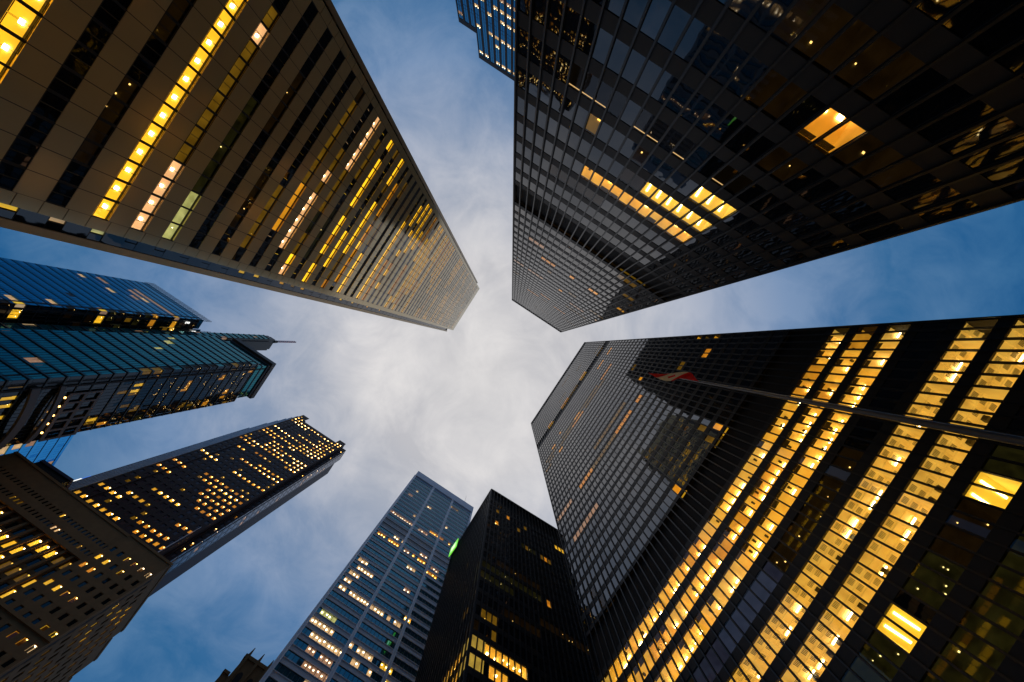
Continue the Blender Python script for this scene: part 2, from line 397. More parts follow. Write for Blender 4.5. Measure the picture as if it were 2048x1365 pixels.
# ---------- R: long black tower on the right of the picture
b = Bld('black_office_tower', 'long black steel tower with glowing golden office floors, behind the flagpole', 60, 3.2)
F = Face(43.54, -32.8, 0, 1, -1, 0)
WR = 72.1; NBR = 48
fl = [('L%d' % k, 50.5-3.66*k-2.5, 50.5-3.66*k) for k in range(13)]
fl += [('U%d' % j, 59.3+3.66*j, 59.3+3.66*j+2.45) for j in range(29)]
fl += [('T%d' % j, 173.3+3.66*j, 173.3+3.66*j+2.45) for j in range(12)]
lit = {'L0': rng(0, 47, 'gold'), 'L1': rng(0, 47, 'gold'), 'L2': rng(0, 47, 'gold'),
 'L3': J(rng(13, 24, 'faint'), rng(25, 36, 'blind'), rng(37, 47, 'faint')), 'L4': rng(0, 47, 'gold2'), 'L5': rng(0, 47, 'gold2'),
 'L6': J(rng(10, 11, 'gdim'), rng(12, 13, 'lemon'), rng(14, 17, 'faint'), rng(18, 20, 'gdim'), rng(22, 23, 'lemon'), rng(24, 32, 'gdim')),
 'L7': J(rng(13, 30, 'gdim')), 'L8': rng(14, 30, 'gdim'),
 'U0': {15: 'amber', 17: 'dim', 25: 'amber', 43: 'faint'}, 'U1': {16: 'dim', 44: 'faint'}, 'U5': {0: 'amber', 3: 'ember', 4: 'ember'},
 'U6': J({0: 'dim'}, rng(37, 44, 'rose')), 'U7': {0: 'amber', 6: 'dim', 7: 'dim'}, 'U10': J(rng(15, 16, 'ember'), rng(19, 24, 'ember'), rng(25, 29, 'dim'), rng(30, 33, 'dim'), rng(34, 38, 'ember'), rng(42, 47, 'rose')),
 'U12': J(rng(18, 30, 'dim'), {11: 'amber'}), 'U15': {8: 'dim', 9: 'dim'}, 'U20': J(rng(38, 39, 'amber'), rng(44, 46, 'dim')),
 'U21': J(rng(14, 24, 'dim'), rng(26, 31, 'ember'), rng(32, 38, 'dim'), rng(42, 44, 'dim')), 'U22': J(rng(9, 14, 'ember'), rng(17, 26, 'dim'), rng(27, 29, 'amber'), rng(30, 36, 'dim'), rng(40, 45, 'dim')),
 'U23': {40: 'amber', 41: 'amber'}, 'U26': J(rng(3, 5, 'amber'), rng(8, 11, 'amber')), 'U24': {36: 'amber'},
 'T0': J(rng(14, 17, 'amber'), rng(20, 24, 'dim'), rng(26, 30, 'ember'), rng(37, 39, 'amber')), 'T1': rng(2, 5, 'dim'), 'T5': rng(12, 14, 'dim'), 'T8': rng(18, 23, 'dim'), 'T3': rng(25, 29, 'dim')}
black_face(b, F, WR, NBR, fl, [(51.4, 58.5), (166.4, 172.6)], 222.4, 218, lit, 'line', 1, True)
m = MB(); m.box(50.3, 80, -32.8, 39.3, 0, 222+EYE)
for y0, y1 in ((-32.8, -32.5), (39.0, 39.3)): m.box(43.6, 50.3, y0, y1, 0, 220)
m.box(43.6, 50.2, -32.4, 38.9, 219, 220)
b.part(m, 'wall', MT['core'])
b.finish([MT['glass'], MT['clear'], MT['glass_b']], MT['mullion'], .045); b.finish_rooms()

# ---------- B: black tower, top right
b = Bld('black_office_tower', 'broad black steel tower with sky mirrored in dark windows, next to the blue banded tower', 2.5, -50)
F = Face(-15.3, -23.9, 1, 0, 0, 1)
fl = [('L%d' % k, 50.8-3.66*k-2.45, 50.8-3.66*k) for k in range(13)]
fl += [('U%d' % j, 59.6+3.66*j, 59.6+3.66*j+2.4) for j in range(32)]
lit = {'L3': rng(7, 17, 'gold'), 'L4': J(rng(12, 15, 'lemon'), rng(16, 17, 'lemon'), {10: 'faint', 11: 'faint'}), 'L5': J(rng(15, 17, 'lemon'), {6: 'dim', 10: 'faint'}),
 'L6': J(rng(4, 7, 'strip'), rng(9, 12, 'strip'), rng(15, 16, 'strip')), 'L7': {16: 'faint', 17: 'faint'}, 'L8': J(rng(16, 17, 'golda'), rng(13, 14, 'faint'), rng(18, 20, 'faint')), 'L9': rng(12, 16, 'faint'), 'L2': J(rng(4, 9, 'faint')),
 'U5': J(rng(6, 8, 'ember'), {12: 'amber'}, rng(16, 17, 'amber'), rng(22, 23, 'amber')), 'U10': J(rng(0, 2, 'rose'), rng(4, 7, 'rose'), {12: 'amber'}, rng(20, 23, 'dim')), 'U7': {8: 'dim'}, 'U12': J({23: 'amber'}, rng(16, 19, 'rose')),
 'U14': J(rng(0, 1, 'dim'), rng(16, 21, 'dim')), 'U18': J(rng(5, 8, 'ember'), rng(10, 11, 'dim'), rng(14, 17, 'ember')), 'U0': rng(17, 19, 'dim'), 'U2': {20: 'dim', 21: 'dim'}, 'U3': rng(3, 5, 'rose'), 'U16': rng(9, 11, 'ember'), 'U21': rng(18, 22, 'dim'), 'U25': rng(9, 14, 'dim'), 'U9': rng(14, 15, 'dim')}
black_face(b, F, 35.56, 24, fl, [(52.0, 58.4)], 181.4, 177.9, lit, 'spot', 1, True, blind=.10)
m = MB(); m.box(-15.3, 20.26, -84, -30.6, 0, 181+EYE)
for x0, x1 in ((-15.3, -15.0), (19.96, 20.26)): m.box(x0, x1, -30.6, -24.0, 0, 180)
m.box(-14.9, 19.9, -30.5, -24.2, 179, 180)
b.part(m, 'wall', MT['core'])
b.finish([MT['glass_n'], MT['clear'], MT['glass_b']], MT['mullion'], .045); b.finish_rooms()

# ---------- K: black tower with the green sign, bottom centre
b = Bld('black_office_tower', 'black ribbed tower with a corner towards us, carrying the glowing green sign', 25.9, 54.1, rot=R(-1.75))
FR = Face(25.9, 54.1, 1, 0, 0, -1); FL = Face(25.9, 54.1, 0, 1, -1, 0)
fl = [(j, 61+3.66*j-1.25, 61+3.66*j+1.2) for j in range(-16, 16)]
lit = {0: J(rng(0, 8, 'gold')), -1: J(rng(0, 1, 'gold'), rng(3, 5, 'gold')), -2: rng(5, 7, 'dim'), 1: J({0: 'faint', 3: 'dim'}), 2: J(rng(1, 3, 'dim')), 3: rng(5, 11, 'faint'), 4: rng(12, 22, 'faint'), 5: rng(0, 6, 'gdim'), 6: J(rng(0, 12, 'gdim'), {14: 'ember'}),
 7: rng(3, 12, 'faint'), 10: J(rng(21, 23, 'gdim')), 11: J(rng(9, 12, 'gdim'), rng(14, 16, 'dim'), {10: 'dim', 15: 'ember'}), 12: J({2: 'ember'}), 13: {8: 'dim'}, 14: J({5: 'ember', 10: 'dim', 2: 'dim'}, rng(19, 22, 'lemon'))}
black_face(b, FR, 45, 30, fl, [], 125.3, 118.2, lit, 'spot', 1, False, D=3.5, mp=.30)
litL = {0: J(rng(0, 6, 'gold')), -1: J(rng(0, 3, 'gold')), 3: {2: 'dim', 3: 'dim'}, 7: rng(8, 11, 'faint'), 9: {6: 'dim'}}
black_face(b, FL, 30.3, 20, fl, [], 125.3, 118.2, litL, 'spot', 1, False, D=3.5, mp=.34)
m = MB(); m.box(30, 71, 58.2, 84.4, 0, 125+EYE); m.box(25.99, 29.99, 84.1, 84.4, 0, 124); m.box(70.7, 70.9, 54.2, 58.1, 0, 124); m.box(26.2, 70.5, 54.4, 84, 123.4, 124)
b.part(m, 'wall', MT['core'])
m = MB(); m.box(25.7, 26.1, 53.9, 54.3, 0, 124.5+EYE); b.part(m, 'corner_column', MT['bronze'])
b.finish([MT['glass_n'], MT['clear'], MT['glass_b']], MT['mullion'], .05, 70); b.finish_rooms()

# ---------- C: banded stainless tower, top left
b = Bld('banded_office_tower', 'very tall bronze-toned tower of panel bands and ribbon windows with notched corners', -46, 0, rot=R(-1.1))
F = Face(-45.75, -24.5, 0, 1, 1, 0)
WC = 39.1; E0 = 1.35; NB = 15; BP = (WC-2*E0)/NB
FB = Face(-49.4, -27.8, 0, 1, 1, 0)
CZ = [(i, 33+3.23*i) for i in range(-9, 61)]
MECH = (15, 16)
lit = {-3: J(rng(5, 7, 'dim'), rng(8, 11, 'yellow')), -2: rng(2, 4, 'faint'), -1: J(rng(3, 6, 'faint'), rng(9, 12, 'faint')), 0: rng(2, 14, 'yellow'),
 1: J({3: 'warm', 2: 'dim'}, rng(4, 10, 'dim'), rng(11, 14, 'warm')), 2: J(rng(6, 11, 'gdim'), rng(12, 14, 'green')), 3: rng(3, 6, 'faint'), 4: rng(9, 12, 'faint'),
 6: J(rng(0, 0, 'faint'), rng(1, 7, 'dim'), rng(8, 11, 'amber')), 7: J(rng(4, 5, 'dim'), rng(6, 6, 'warm'), {7: 'dim'}, rng(8, 12, 'warm')),
 8: J(rng(0, 4, 'warm'), rng(5, 8, 'dim'), {9: 'gdim', 10: 'gdim', 11: 'dim', 12: 'dim', 13: 'lemon', 14: 'warm'}), 9: J(rng(1, 4, 'dim'), rng(8, 12, 'gdim')),
 10: J({0: 'lemon'}, rng(2, 3, 'lemon'), rng(4, 6, 'lemon'), {7: 'dim', 8: 'lemon', 9: 'lemon', 10: 'amber', 11: 'lemon', 12: 'dim', 13: 'lemon', 14: 'lemon'}),
 11: J({0: 'dim'}, rng(9, 12, 'lemon')), 12: J({0: 'lemon', 1: 'lemon', 2: 'lemon', 3: 'dim'}, rng(5, 10, 'lemon'), rng(11, 13, 'dim'), {14: 'ember'}),
 13: J(rng(2, 13, 'amber'), {6: 'dim', 9: 'lemon'}), 14: J(rng(1, 2, 'dim'), rng(6, 8, 'dim'), rng(10, 14, 'lemon')), 5: rng(9, 13, 'dim'), 17: J(rng(4, 14, 'lemon'), {3: 'dim'}), 18: J(rng(1, 3, 'lemon'), rng(5, 6, 'dim'), rng(9, 14, 'amber')),
 19: J(rng(0, 2, 'lemon'), {4: 'lemon', 7: 'lemon', 8: 'dim', 9: 'amber', 10: 'lemon', 11: 'dim', 12: 'lemon'})}
rc = random.Random(5)
for i in range(20, 61):
    d = {}; k = 0
    on = rc.random() < (.70 if i < 44 else .35)
    while k < NB:
        ln = rc.randint(2, 7)
        if rc.random() < (.80 if on else .16): d.update({q: rc.choice(('amber', 'lemon', 'lemon', 'lemon', 'dim', 'lemon')) for q in [k] for _ in (0,)}); st = d[k]; d.update({q: st for q in range(k, min(NB, k+ln))})
        k += ln
    lit[i] = d
HW = .64
panel = MB(); back = MB(); joint = MB()
zs = []
zprev = -EYE
for i, zc in CZ:
    z0, z1 = zc-HW, zc+HW
    back.fbox(F, 0, WC, zprev, z0, -.45, -.20)
    zs.append((zprev, z0)); zprev = z1
zs.append((zprev, 237.3)); back.fbox(F, 0, WC, zprev, 237.2, -.45, -.20)
g = .035
for a, c in zs:
    for k in range(NB): panel.fbox(F, E0+k*BP+g, E0+(k+1)*BP-g, a+.03, c-.03, -.199, 0)
z = -EYE
while z < 237:                                   # edge strips of square panels
    for u0, u1 in ((0, E0), (WC-E0, WC)): panel.fbox(F, u0+.005, u1-g, z+.03, min(z+3.23/2, 237.2)-.03, -.199, 0)
    z += 3.23/2
for k in range(NB+1): joint.fbox(F, E0+k*BP-.11, E0+k*BP+.11, -EYE, 231, -.198, -.025)
b.part(panel, 'cladding', MT['panel']); b.part(back, 'wall', MT['joint']); b.part(joint, 'mullion', MT['joint'])
for i, zc in CZ:
    L_ = lit.get(i, {}) if i not in MECH else {}
    for k in range(NB):
        mi = 1 if k in L_ else (2 if i in MECH else 0)
        u0, u1 = E0+k*BP+.11, E0+(k+1)*BP-.11; um = (u0+u1)/2
        b.pane(F, u0, um-.02, zc-HW, zc+HW, -.045, mi); b.pane(F, um+.02, u1, zc-HW, zc+HW, -.045, mi)
    for a, c, st in runs(L_):
        b.room(F, E0+a*BP+.05, E0+(c+1)*BP-.05, zc-HW, zc+HW, 3.2, 'bright' if st == 'lemon' else st, 'bowl' if st in ('yellow', 'warm') else ('dots' if st in ('gdim', 'faint', 'green') else 'none'), 0, zc < 72, -.07, BP)
wm = MB(); glz = MB()                             # recessed corner strips with their stone fins
for (u0, u1) in ((.95, 3.4), (42.35, 44.95)):
    wm.fbox(FB, u0, u1, -EYE, 236.9, -.9, -.6)
for (u0, u1) in ((0, .95), (44.95, 45.9)):
    wm2 = MB(); wm2.fbox(FB, u0, u1, -EYE, 237, -.8, 0); b.part(wm2, 'corner_fin', MT['panel_edge'])
b.part(wm, 'wall', MT['core'])
rl = {(-1, 1): 'yellow', (0, 1): 'pale', (1, 1): 'green', (7, 1): 'lemon', (8, 1): 'lemon', (10, 1): 'amber', (11, 1): 'dim', (12, 1): 'amber', (17, 1): 'lemon', (19, 1): 'lemon', (20, 1): 'dim', (22, 1): 'amber', (25, 1): 'amber', (31, 1): 'dim'}
rm = MB()
for i, zc in CZ:
    for s, (u0, u1) in enumerate(((.95, 3.3), (42.45, 44.95))):
        st = rl.get((i, s))
        ua, ub = (u0+.15, u0+1.35) if s == 0 else (u0+.15, u0+1.5)
        b.pane(FB, ua, ub, zc-.62, zc+.62, -.20, 1 if st else 0); b.pane(FB, ub+.1, u1-.05, zc-.62, zc+.62, -.20, 0)
        rm.fbox(FB, u0+.02, u1-.02, zc+.62, zc+2.61, -.36, -.17)
        if st: b.room(FB, ua, ub, zc-.62, zc+.62, .38, st, 'none', 0, zc < 72, -.22, 2.4)
o = b.part(rm, 'spandrel', MT['glass_c']); o['kind'] = 'stuff'
m = MB(); m.box(-110, -52.6, -27.6, 17.9, 0, 236.5+EYE); m.box(-52.58, -46.3, -24.45, -24.2, 0, 237); m.box(-52.58, -46.3, 14.3, 14.55, 0, 237); m.box(-52.5, -46.2, -24.1, 14.2, 236.4, 237)
b.part(m, 'core', MT['core'])
b.finish([MT['glass_c'], MT['clear'], MT['louvre']], MT['joint'], .035); b.finish_rooms()

# ------------------------------------------------------------------ curtain-wall glass towers
def curtain(b, F, u0, u1, rows, gl, spm, lit, pitch, hz, glass_i, line=.10, D=1.6, vm=True, proud=.10, lamp='none', skip=()):
    """rows: list of (key, zcentre); hz: half height of the vision glass"""
    sp = MB(); fr = MB(); n = max(1, round((u1-u0)/pitch)); pw = (u1-u0)/n
    for j, (k, zc) in enumerate(rows):
        znext = rows[j+1][1]-hz if j+1 < len(rows) else zc+hz+1.2
        sp.fbox(F, u0, u1, zc+hz, znext, -.3, -.03)
        fr.fbox(F, u0, u1, zc+hz-.02, zc+hz+line, -.028, proud)
        L_ = lit.get(k, {})
        for i in range(n): b.pane(F, u0+i*pw+.04, u0+(i+1)*pw-.04, zc-hz, zc+hz, -.06, (1 if i in L_ else glass_i), .008)
        for a, c, st in runs({q: s for q, s in L_.items() if q < n}):
            b.room(F, u0+a*pw+.03, u0+(c+1)*pw-.03, zc-hz, zc+hz, D, st, lamp, 0, False, -.08, pw)
    if vm:
        for i in range(n+1):
            u = min(max(u0+i*pw, u0+.03), u1-.03)
            fr.fbox(F, u-.03, u+.03, rows[0][1]-hz, rows[-1][1]+hz, -.027, .02)
    b.part(sp, 'spandrel', spm); b.part(fr, 'mullion', gl)
    m = MB(); m.fbox(F, u0, u1, -EYE, rows[-1][1]+hz+1.2, -D-1.0, -D-.2); b.part(m, 'wall', MT['core'])
def rbays(r, n, dens, sts, runlen=(1, 3)):
    d = {}; k = 0
    while k < n:
        ln = r.randint(*runlen)
        if r.random() < dens:
            st = r.choice(sts)
            for q in range(k, min(n, k+ln)): d[q] = st
        k += ln
    return d

# ---------- D: blue glass tower, left
b = Bld('blue_glass_tower', 'blue glass tower with striped floors and white letters on its top, left edge', -181, 107)
F1 = Face(-203, 88.6, 1, 0, 0, -1)
rows = [(k, 113.2+3.32*k) for k in range(-33, 20)]
def xb(a, c, x0=-203, p=1.6): return int((a-x0)/p), int((c-x0)/p)
lit = {}
for k, a, c, st in [(0, -168, -163.5, 'pale'), (3, -168.8, -166, 'pale'), (7, -165.2, -163.2, 'rose'), (11, -199, -197, 'pale'), (12, -187.7, -184.5, 'pale'), (13, -199, -195, 'rose'), (14, -183, -180, 'rose'), (15, -190, -182, 'rose'), (15, -181, -179, 'pale'), (16, -191, -164, 'rose'), (6, -176, -175, 'faint')]:
    i, j = xb(a, c); lit.setdefault(k, {}).update(rng(i, j, st))
curtain(b, F1, 0, 40, rows, MT['slate'], MT['bluegl_d'], lit, 1.6, .95, 0, .12)
F2 = Face(-163, 88.6, 0, 1, 1, 0)
r = random.Random(3)
lit2 = {k: rbays(r, 4, .3, ('spark', 'gdim', 'spark')) for k, z in rows}; lit2[0] = rng(0, 3, 'yellow'); lit2[7] = rng(0, 3, 'yellow'); lit2[16] = rng(0, 3, 'amber'); lit2[10] = rng(1, 2, 'dim'); lit2[13] = rng(0, 3, 'ember')
curtain(b, F2, 0, 6.4, rows, MT['slate'], MT['tealdark'], lit2, 1.6, 1.2, 2, .14, lamp='dots')
F3 = Face(-162.2, 95.02, 0, 1, 1, 0)
lit3 = {k: rbays(r, 8, .35, ('spark', 'spark', 'dim', 'gdim')) for k, z in rows}; lit3[16] = rng(0, 4, 'gold'); lit3[10] = rng(1, 3, 'gold'); lit3[4] = rng(2, 3, 'dim')
curtain(b, F3, 0, 13, rows, MT['slate'], MT['tealdark'], lit3, 1.6, 1.2, 2, .14, lamp='dots')
m = MB(); m.box(-203, -165.2, 91, 125, 0, 179.8+EYE); m.box(-165.1, -163.1, 88.8, 90.9, 178.6, 180.2+EYE); b.part(m, 'core', MT['core'])
m = MB(); m.fbox(F1, 0, 40, 178.4, 180, -.3, -.02); m.fbox(F2, 0, 6.4, 178.4, 180.6, -.3, -.02); m.fbox(F3, 0, 13, 178.4, 181.5, -.3, -.02); b.part(m, 'parapet', MT['bluegl_d'])
for (Fx, u0, u1, n) in ((F1, -.2, 42.0, 26), (F3, 1.0, 8.5, 6)):   # louvred roof screens
    m = MB(); z0, z1 = (180.3, 183.2) if Fx is F1 else (181.8, 187.5)
    for i in range(n+1):
        u = u0+(u1-u0)*i/n; m.fbox(Fx, u-.06, u+.06, z0-1.8, z1, .10, .30)
    for k in range(4): z = z0+(z1-z0)*k/3; m.fbox(Fx, u0-.1, u1+.1, z-.05, z+.05, .305, .42)
    b.part(m, 'roof_screen', MT['slate'])
b.finish([MT['bluegl'], MT['clear'], MT['tealdark']], MT['slate'], .05, 60); b.finish_rooms()

# letters and box of the lit roof sign
sgn = lamp_mat('sign_white', (1, 1, .95), 1.3); sgnb = lamp_mat('sign_blue_white', (.75, .95, 1), 1.6)
b = Bld('roof_sign', 'white glowing letters with a white logo box, high on the blue glass tower', -162.6, 96, 'sign')
for ch, y, z, x in (('E', 90.2, 171.0, -162.8), ('R', 95.5, 176.2, -161.9), ('T', 97.3, 176.2, -161.9)):
    cu = bpy.data.curves.new('letter', 'FONT'); cu.body = ch; cu.size = 3.0; cu.extrude = .12; cu.materials.append(sgn)
    o = bpy.data.objects.new('letter', cu); C.objects.link(o); o.parent = b.o
    me = bpy.data.meshes.new_from_object(o); bpy.data.objects.remove(o)
    o = bpy.data.objects.new('letter', me); C.objects.link(o); o.parent = b.o
    o.location = (x+.4-b.org[0], y-b.org[1], z+EYE); o.rotation_euler = (R(90), 0, R(90))
m = MB(); FS = Face(-161.9, 98.6, 0, 1, 1, 0)
p = [(0, 175.9), (2.4, 175.5), (2.6, 180.0), (.3, 180.2)]
m.poly([FS.P(u, z, .5) for u, z in p]); m.poly([FS.P(u, z, .1) for u, z in p])
for i in range(4): a, c = p[i], p[(i+1) % 4]; m.quad(FS.P(*a, .1), FS.P(*c, .1), FS.P(*c, .5), FS.P(*a, .5))
b.part(m, 'logo_box', sgnb)

# ---------- E: teal tower with stepped roof and mast
b = Bld('teal_glass_tower', 'teal glass tower with dark floor lines, curved stone bands and a stepped roof', -140, 105)
rows = [(k, 97.8+4.1*k) for k in range(-22, 21)]
r = random.Random(8)
FE1 = Face(-152.7, 93.2, 1, 0, 0, -1)
lit = {k: rbays(r, 20, .018, ('rose', 'green', 'rose', 'dim'), (1, 2)) for k, z in rows}
curtain(b, FE1, 0, 30.7, rows, MT['teal_frame'], MT['teal_d'], lit, 1.5, 1.55, 0, .30, proud=.25)
FE0 = Face(-158.2, 94.2, 1, 0, 0, -1)
rows0 = [(k, 97.8+4.1*k) for k in range(-22, 31)]
lit0 = {k: rbays(r, 4, .06, ('pale', 'rose'), (1, 1)) for k, z in rows0}
curtain(b, FE0, 0, 5.4, rows0, MT['teal_frame'], MT['teal_d'], lit0, 1.35, 1.5, 0, .35, proud=.25)
FE2 = Face(-122, 93.2, 0, 1, 1, 0)
lit = {k: rbays(r, 18, .62 if k > 2 else .2, ('spark',)*14+('gdim', 'dim', 'ember'), (1, 2)) for k, z in rows}
lit[-1] = {4: 'lemon', 6: 'lemon', 9: 'lemon', 1: 'dim'}; lit[0] = {}; lit[2] = {}; lit[3] = {}; lit[4] = {12: 'spark'}; lit[1] = {}; lit[7] = J({4: 'lemon', 6: 'lemon', 7: 'dim', 0: 'dim'}, {11: 'dim'}); lit[5] = {14: 'lemon', 15: 'dim'}; lit[6] = {16: 'ember', 6: 'dim'}
curtain(b, FE2, 0, 27.4, rows, MT['teal_frame'], MT['tealdark'], lit, 1.5, 1.5, 2, .32, proud=.22, lamp='many', D=2.2)
m = MB(); m.box(-152.7, -125.5, 96.4, 120.5, 0, 181.5+EYE); b.part(m, 'core', MT['core'])
crown = [(k, 97.8+4.1*k) for k in (21, 22)]
FC1 = Face(-150, 95.0, 1, 0, 0, -1); FC2 = Face(-121.7, 95.0, 0, 1, 1, 0)
curtain(b, FC1, 0, 28.3, crown, MT['teal_frame'], MT['teal_d'], {}, 1.5, 1.55, 0, .35, proud=.2)
curtain(b, FC2, 0, 23.0, crown, MT['teal_frame'], MT['teal_d'], {}, 1.5, 1.55, 0, .35, proud=.2)
m = MB(); m.box(-150, -124.6, 98, 118, 181.6+EYE, 190+EYE); b.part(m, 'core', MT['core'])
m = MB(); m.box(-151, -120.6, 93.1, 119.6, 191.3+EYE, 194.2+EYE); m.box(-150.5, -121.2, 94.6, 118.4, 189.6+EYE, 191.28+EYE); b.part(m, 'cornice', MT['soffit'])
m = MB(); m.box(-158.1, -152.9, 94.6, 104.5, 100, 227+EYE); m.box(-157.6, -153.4, 95.2, 103.8, 227+EYE, 229.5+EYE); b.part(m, 'roof', MT['teal_frame'])
arc = MB()
def bow(z0, z1, th, bulge, y0=96.6, y1=120.4, n=14):
    for i in range(n):
        a, c = i/n, (i+1)/n
        f = lambda t: (-122.0+.1+bulge*4*t*(1-t), y0+(y1-y0)*t)
        (xa, ya), (xc, yc) = f(a), f(c)
        arc.hexa([(xa, ya, z0+EYE), (xa+th, ya, z0+EYE), (xc+th, yc, z0+EYE), (xc, yc, z0+EYE), (xa, ya, z1+EYE), (xa+th, ya, z1+EYE), (xc+th, yc, z1+EYE), (xc, yc, z1+EYE)])
bow(103.0, 104.2, .8, 1.6); b.part(arc, 'curved_band', MT['beige'])
arc = MB(); bow(96.6, 98.4, .9, 1.9); b.part(arc, 'curved_band', MT['beige'])
m = MB()
for i in range(6):
    y = 100.8+i*3.95-93.2; m.fbox(FE2, y-.4, y+.4, 106.6, 115.4, .26, .62)
for z in (106.6, 110.7, 114.8):
    m.fbox(FE2, 7.2, 27.75, z, z+.9, .263, .60)
b.part(m, 'stone_grid', MT['beige'])
wl = lamp_mat('wall_lamp', (1, .50, .13), 7)
for y in (101.5, 105.2, 109, 112.5, 116.3):
    m = MB(); m.fbox(FE2, y-93.2-.28, y-93.2+.28, 105.3, 105.6, .9, 1.3); b.part(m, 'wall_lamp', wl)
b.finish([MT['teal'], MT['clear'], MT['tealdark']], MT['teal_frame'], .05, 80); b.finish_rooms()
b = Bld('roof_mast', 'short pale pink roof mast with a dark base, on the teal glass tower', -153.9, 97.2, 'mast')
mx_, my_ = -153.9, 97.2
m = MB(); m.tube((mx_, my_, 229.5+EYE), (mx_, my_, 233+EYE), 1.2, 1.0); b.part(m, 'base', MT['gear'])
pk = mat('pink_painted_steel', (.9, .22, .22), .5)
m = MB()
for a in range(3): dx, dy = .75*math.cos(a*2.094), .75*math.sin(a*2.094); m.tube((mx_+dx, my_+dy, 234+EYE), (mx_+dx, my_+dy, 252+EYE), .20, .18, 6)
for k in range(9):
    z = 235+k*2
    for a in range(3):
        p0 = (mx_+.75*math.cos(a*2.094), my_+.75*math.sin(a*2.094), z+EYE); p1 = (mx_+.75*math.cos(a*2.094+2.094), my_+.75*math.sin(a*2.094+2.094), z+1.6+EYE); m.tube(p0, p1, .09, .09, 5)
b.part(m, 'lattice', pk)
m = MB(); m.tube((mx_, my_, 234+EYE), (mx_, my_, 252.3+EYE), .42, .38, 10); b.part(m, 'core_tube', MT['steelw'])
m = MB(); m.tube((mx_, my_, 252.3+EYE), (mx_, my_, 253.5+EYE), .6, .4, 8); b.part(m, 'cap', MT['gear'])

# ---------- F: bright blue block between the teal tower and the stone bank
b = Bld('blue_glass_block', 'small bright blue glass block with thin floor lines, between teal tower and stone bank', -175, 165)
FF = Face(-158, 126, 0, 1, 1, 0)
rows = [(k, 149.3-1.6-3.7*k) for k in range(20, -1, -1)]
lit = {4: rng(19, 21, 'pale'), 5: rng(19, 22, 'pale'), 3: rng(20, 21, 'rose'), 0: rng(31, 33, 'rose')}
curtain(b, FF, 0, 54, rows, MT['slate'], MT['bluebright'], lit, 1.5, 1.25, 0, .12, vm=False)
m = MB(); m.box(-195, -160.8, 126, 180, 0, 149+EYE); b.part(m, 'core', MT['core'])
b.finish([MT['bluebright'], MT['clear']], None, .05, 60); b.finish_rooms()

# ------------------------------------------------------------------ punched-window masonry facade
def punched(b, F, u0, u1, nb, rows, wf, hz, mat_w, lit, glass_i, D=1.6, lamp='spot', rec=.22, ztop=None, zbot=-EYE, thick=.45, core=True):
    pw = (u1-u0)/nb; ww = pw*wf; w = MB(); z = zbot
    for k, zc in rows:
        w.fbox(F, u0, u1, z, zc-hz, -thick, 0); z = zc+hz
        for i in range(nb+1):
            a = u0 if i == 0 else u0+i*pw-(pw-ww)/2
            c = u1 if i == nb else u0+i*pw+(pw-ww)/2
            w.fbox(F, a, c, zc-hz, zc+hz, -thick, -.004)
        L_ = lit.get(k, {})
        for i in range(nb):
            a = u0+i*pw+(pw-ww)/2
            b.pane(F, a, a+ww, zc-hz, zc+hz, -rec, 1 if i in L_ else glass_i)
            if i in L_: b.room(F, a+.01, a+ww-.01, zc-hz, zc+hz, D, L_[i], lamp, 0, False, -rec-.02, pw)
    w.fbox(F, u0, u1, z, ztop if ztop else z+2, -thick, 0)
    b.part(w, 'wall', mat_w)
    if core:
        m = MB(); m.fbox(F, u0, u1, zbot, z, -D-1.0, -D-.3); b.part(m, 'core', MT['core'])

# ---------- G: dark red granite tower
b = Bld('granite_tower', 'dark red granite tower with hundreds of small amber windows and a notched top', -100, 175)
r = random.Random(21)
rowsz = [(k, 100+3.75*k) for k in range(-20, 46)]
F = Face(-123.4, 156, 1, 0, 0, -1)
lit = {}
for k, z in rowsz:
    base = .80 if (k % 7 in (1, 2, 4)) else .30
    if 8 < k < 17: base *= .4
    if k > 30: base = max(base, .45)
    d = rbays(r, 13, base, ('ember', 'amber', 'ember', 'gold'), (2, 5))
    d.update({q: 'dim' for q in range(13) if q not in d and r.random() < .12}); lit[k] = d
rl_ = [q for q in rowsz if q[1] < 266]
punched(b, F, 0, 6.3, 2, rowsz, .52, 1.0, MT['granite'], {k: {q: s for q, s in d.items() if q < 2} for k, d in lit.items()}, 0, ztop=273)
FM = Face(-117.1, 156.35, 1, 0, 0, -1)
punched(b, FM, 0, 34.4, 10, [q for q in rowsz if q[1] < 262], .52, 1.0, MT['granite'], {k: {q-2: s for q, s in d.items() if 2 <= q < 12} for k, d in lit.items()}, 0, ztop=265.5)
FRt = Face(-82.7, 156, 1, 0, 0, -1)
punched(b, FRt, 0, 6.5, 2, rowsz, .52, 1.0, MT['granite'], {k: {q-11: s for q, s in d.items() if q >= 11} for k, d in lit.items()}, 0, ztop=271.5)
FSd = Face(-72.7, 160.5, 0, 1, 1, 0)
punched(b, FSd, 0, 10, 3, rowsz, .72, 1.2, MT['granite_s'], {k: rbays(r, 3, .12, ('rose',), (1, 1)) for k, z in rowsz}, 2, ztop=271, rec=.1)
FN = Face(-76.2, 156.02, 0, 1, 1, 0); FN2 = Face(-76.2, 160.4, 1, 0, 0, -1)
punched(b, FN2, 0, 3.5, 1, rowsz, .5, 1.0, MT['granite'], {k: rbays(r, 1, .3, ('ember', 'amber')) for k, z in rowsz}, 0, ztop=271)
m = MB(); m.fbox(FN, 0, 4.35, -EYE, 270.5, -.5, -.005); m.box(-123.4, -75.5, 159.5, 185, 0, 263+EYE); m.box(-75.45, -74.2, 163.0, 185, 0, 268+EYE); b.part(m, 'core', MT['granite'])
tops = [222, 237, 247, 255, 261, 267]
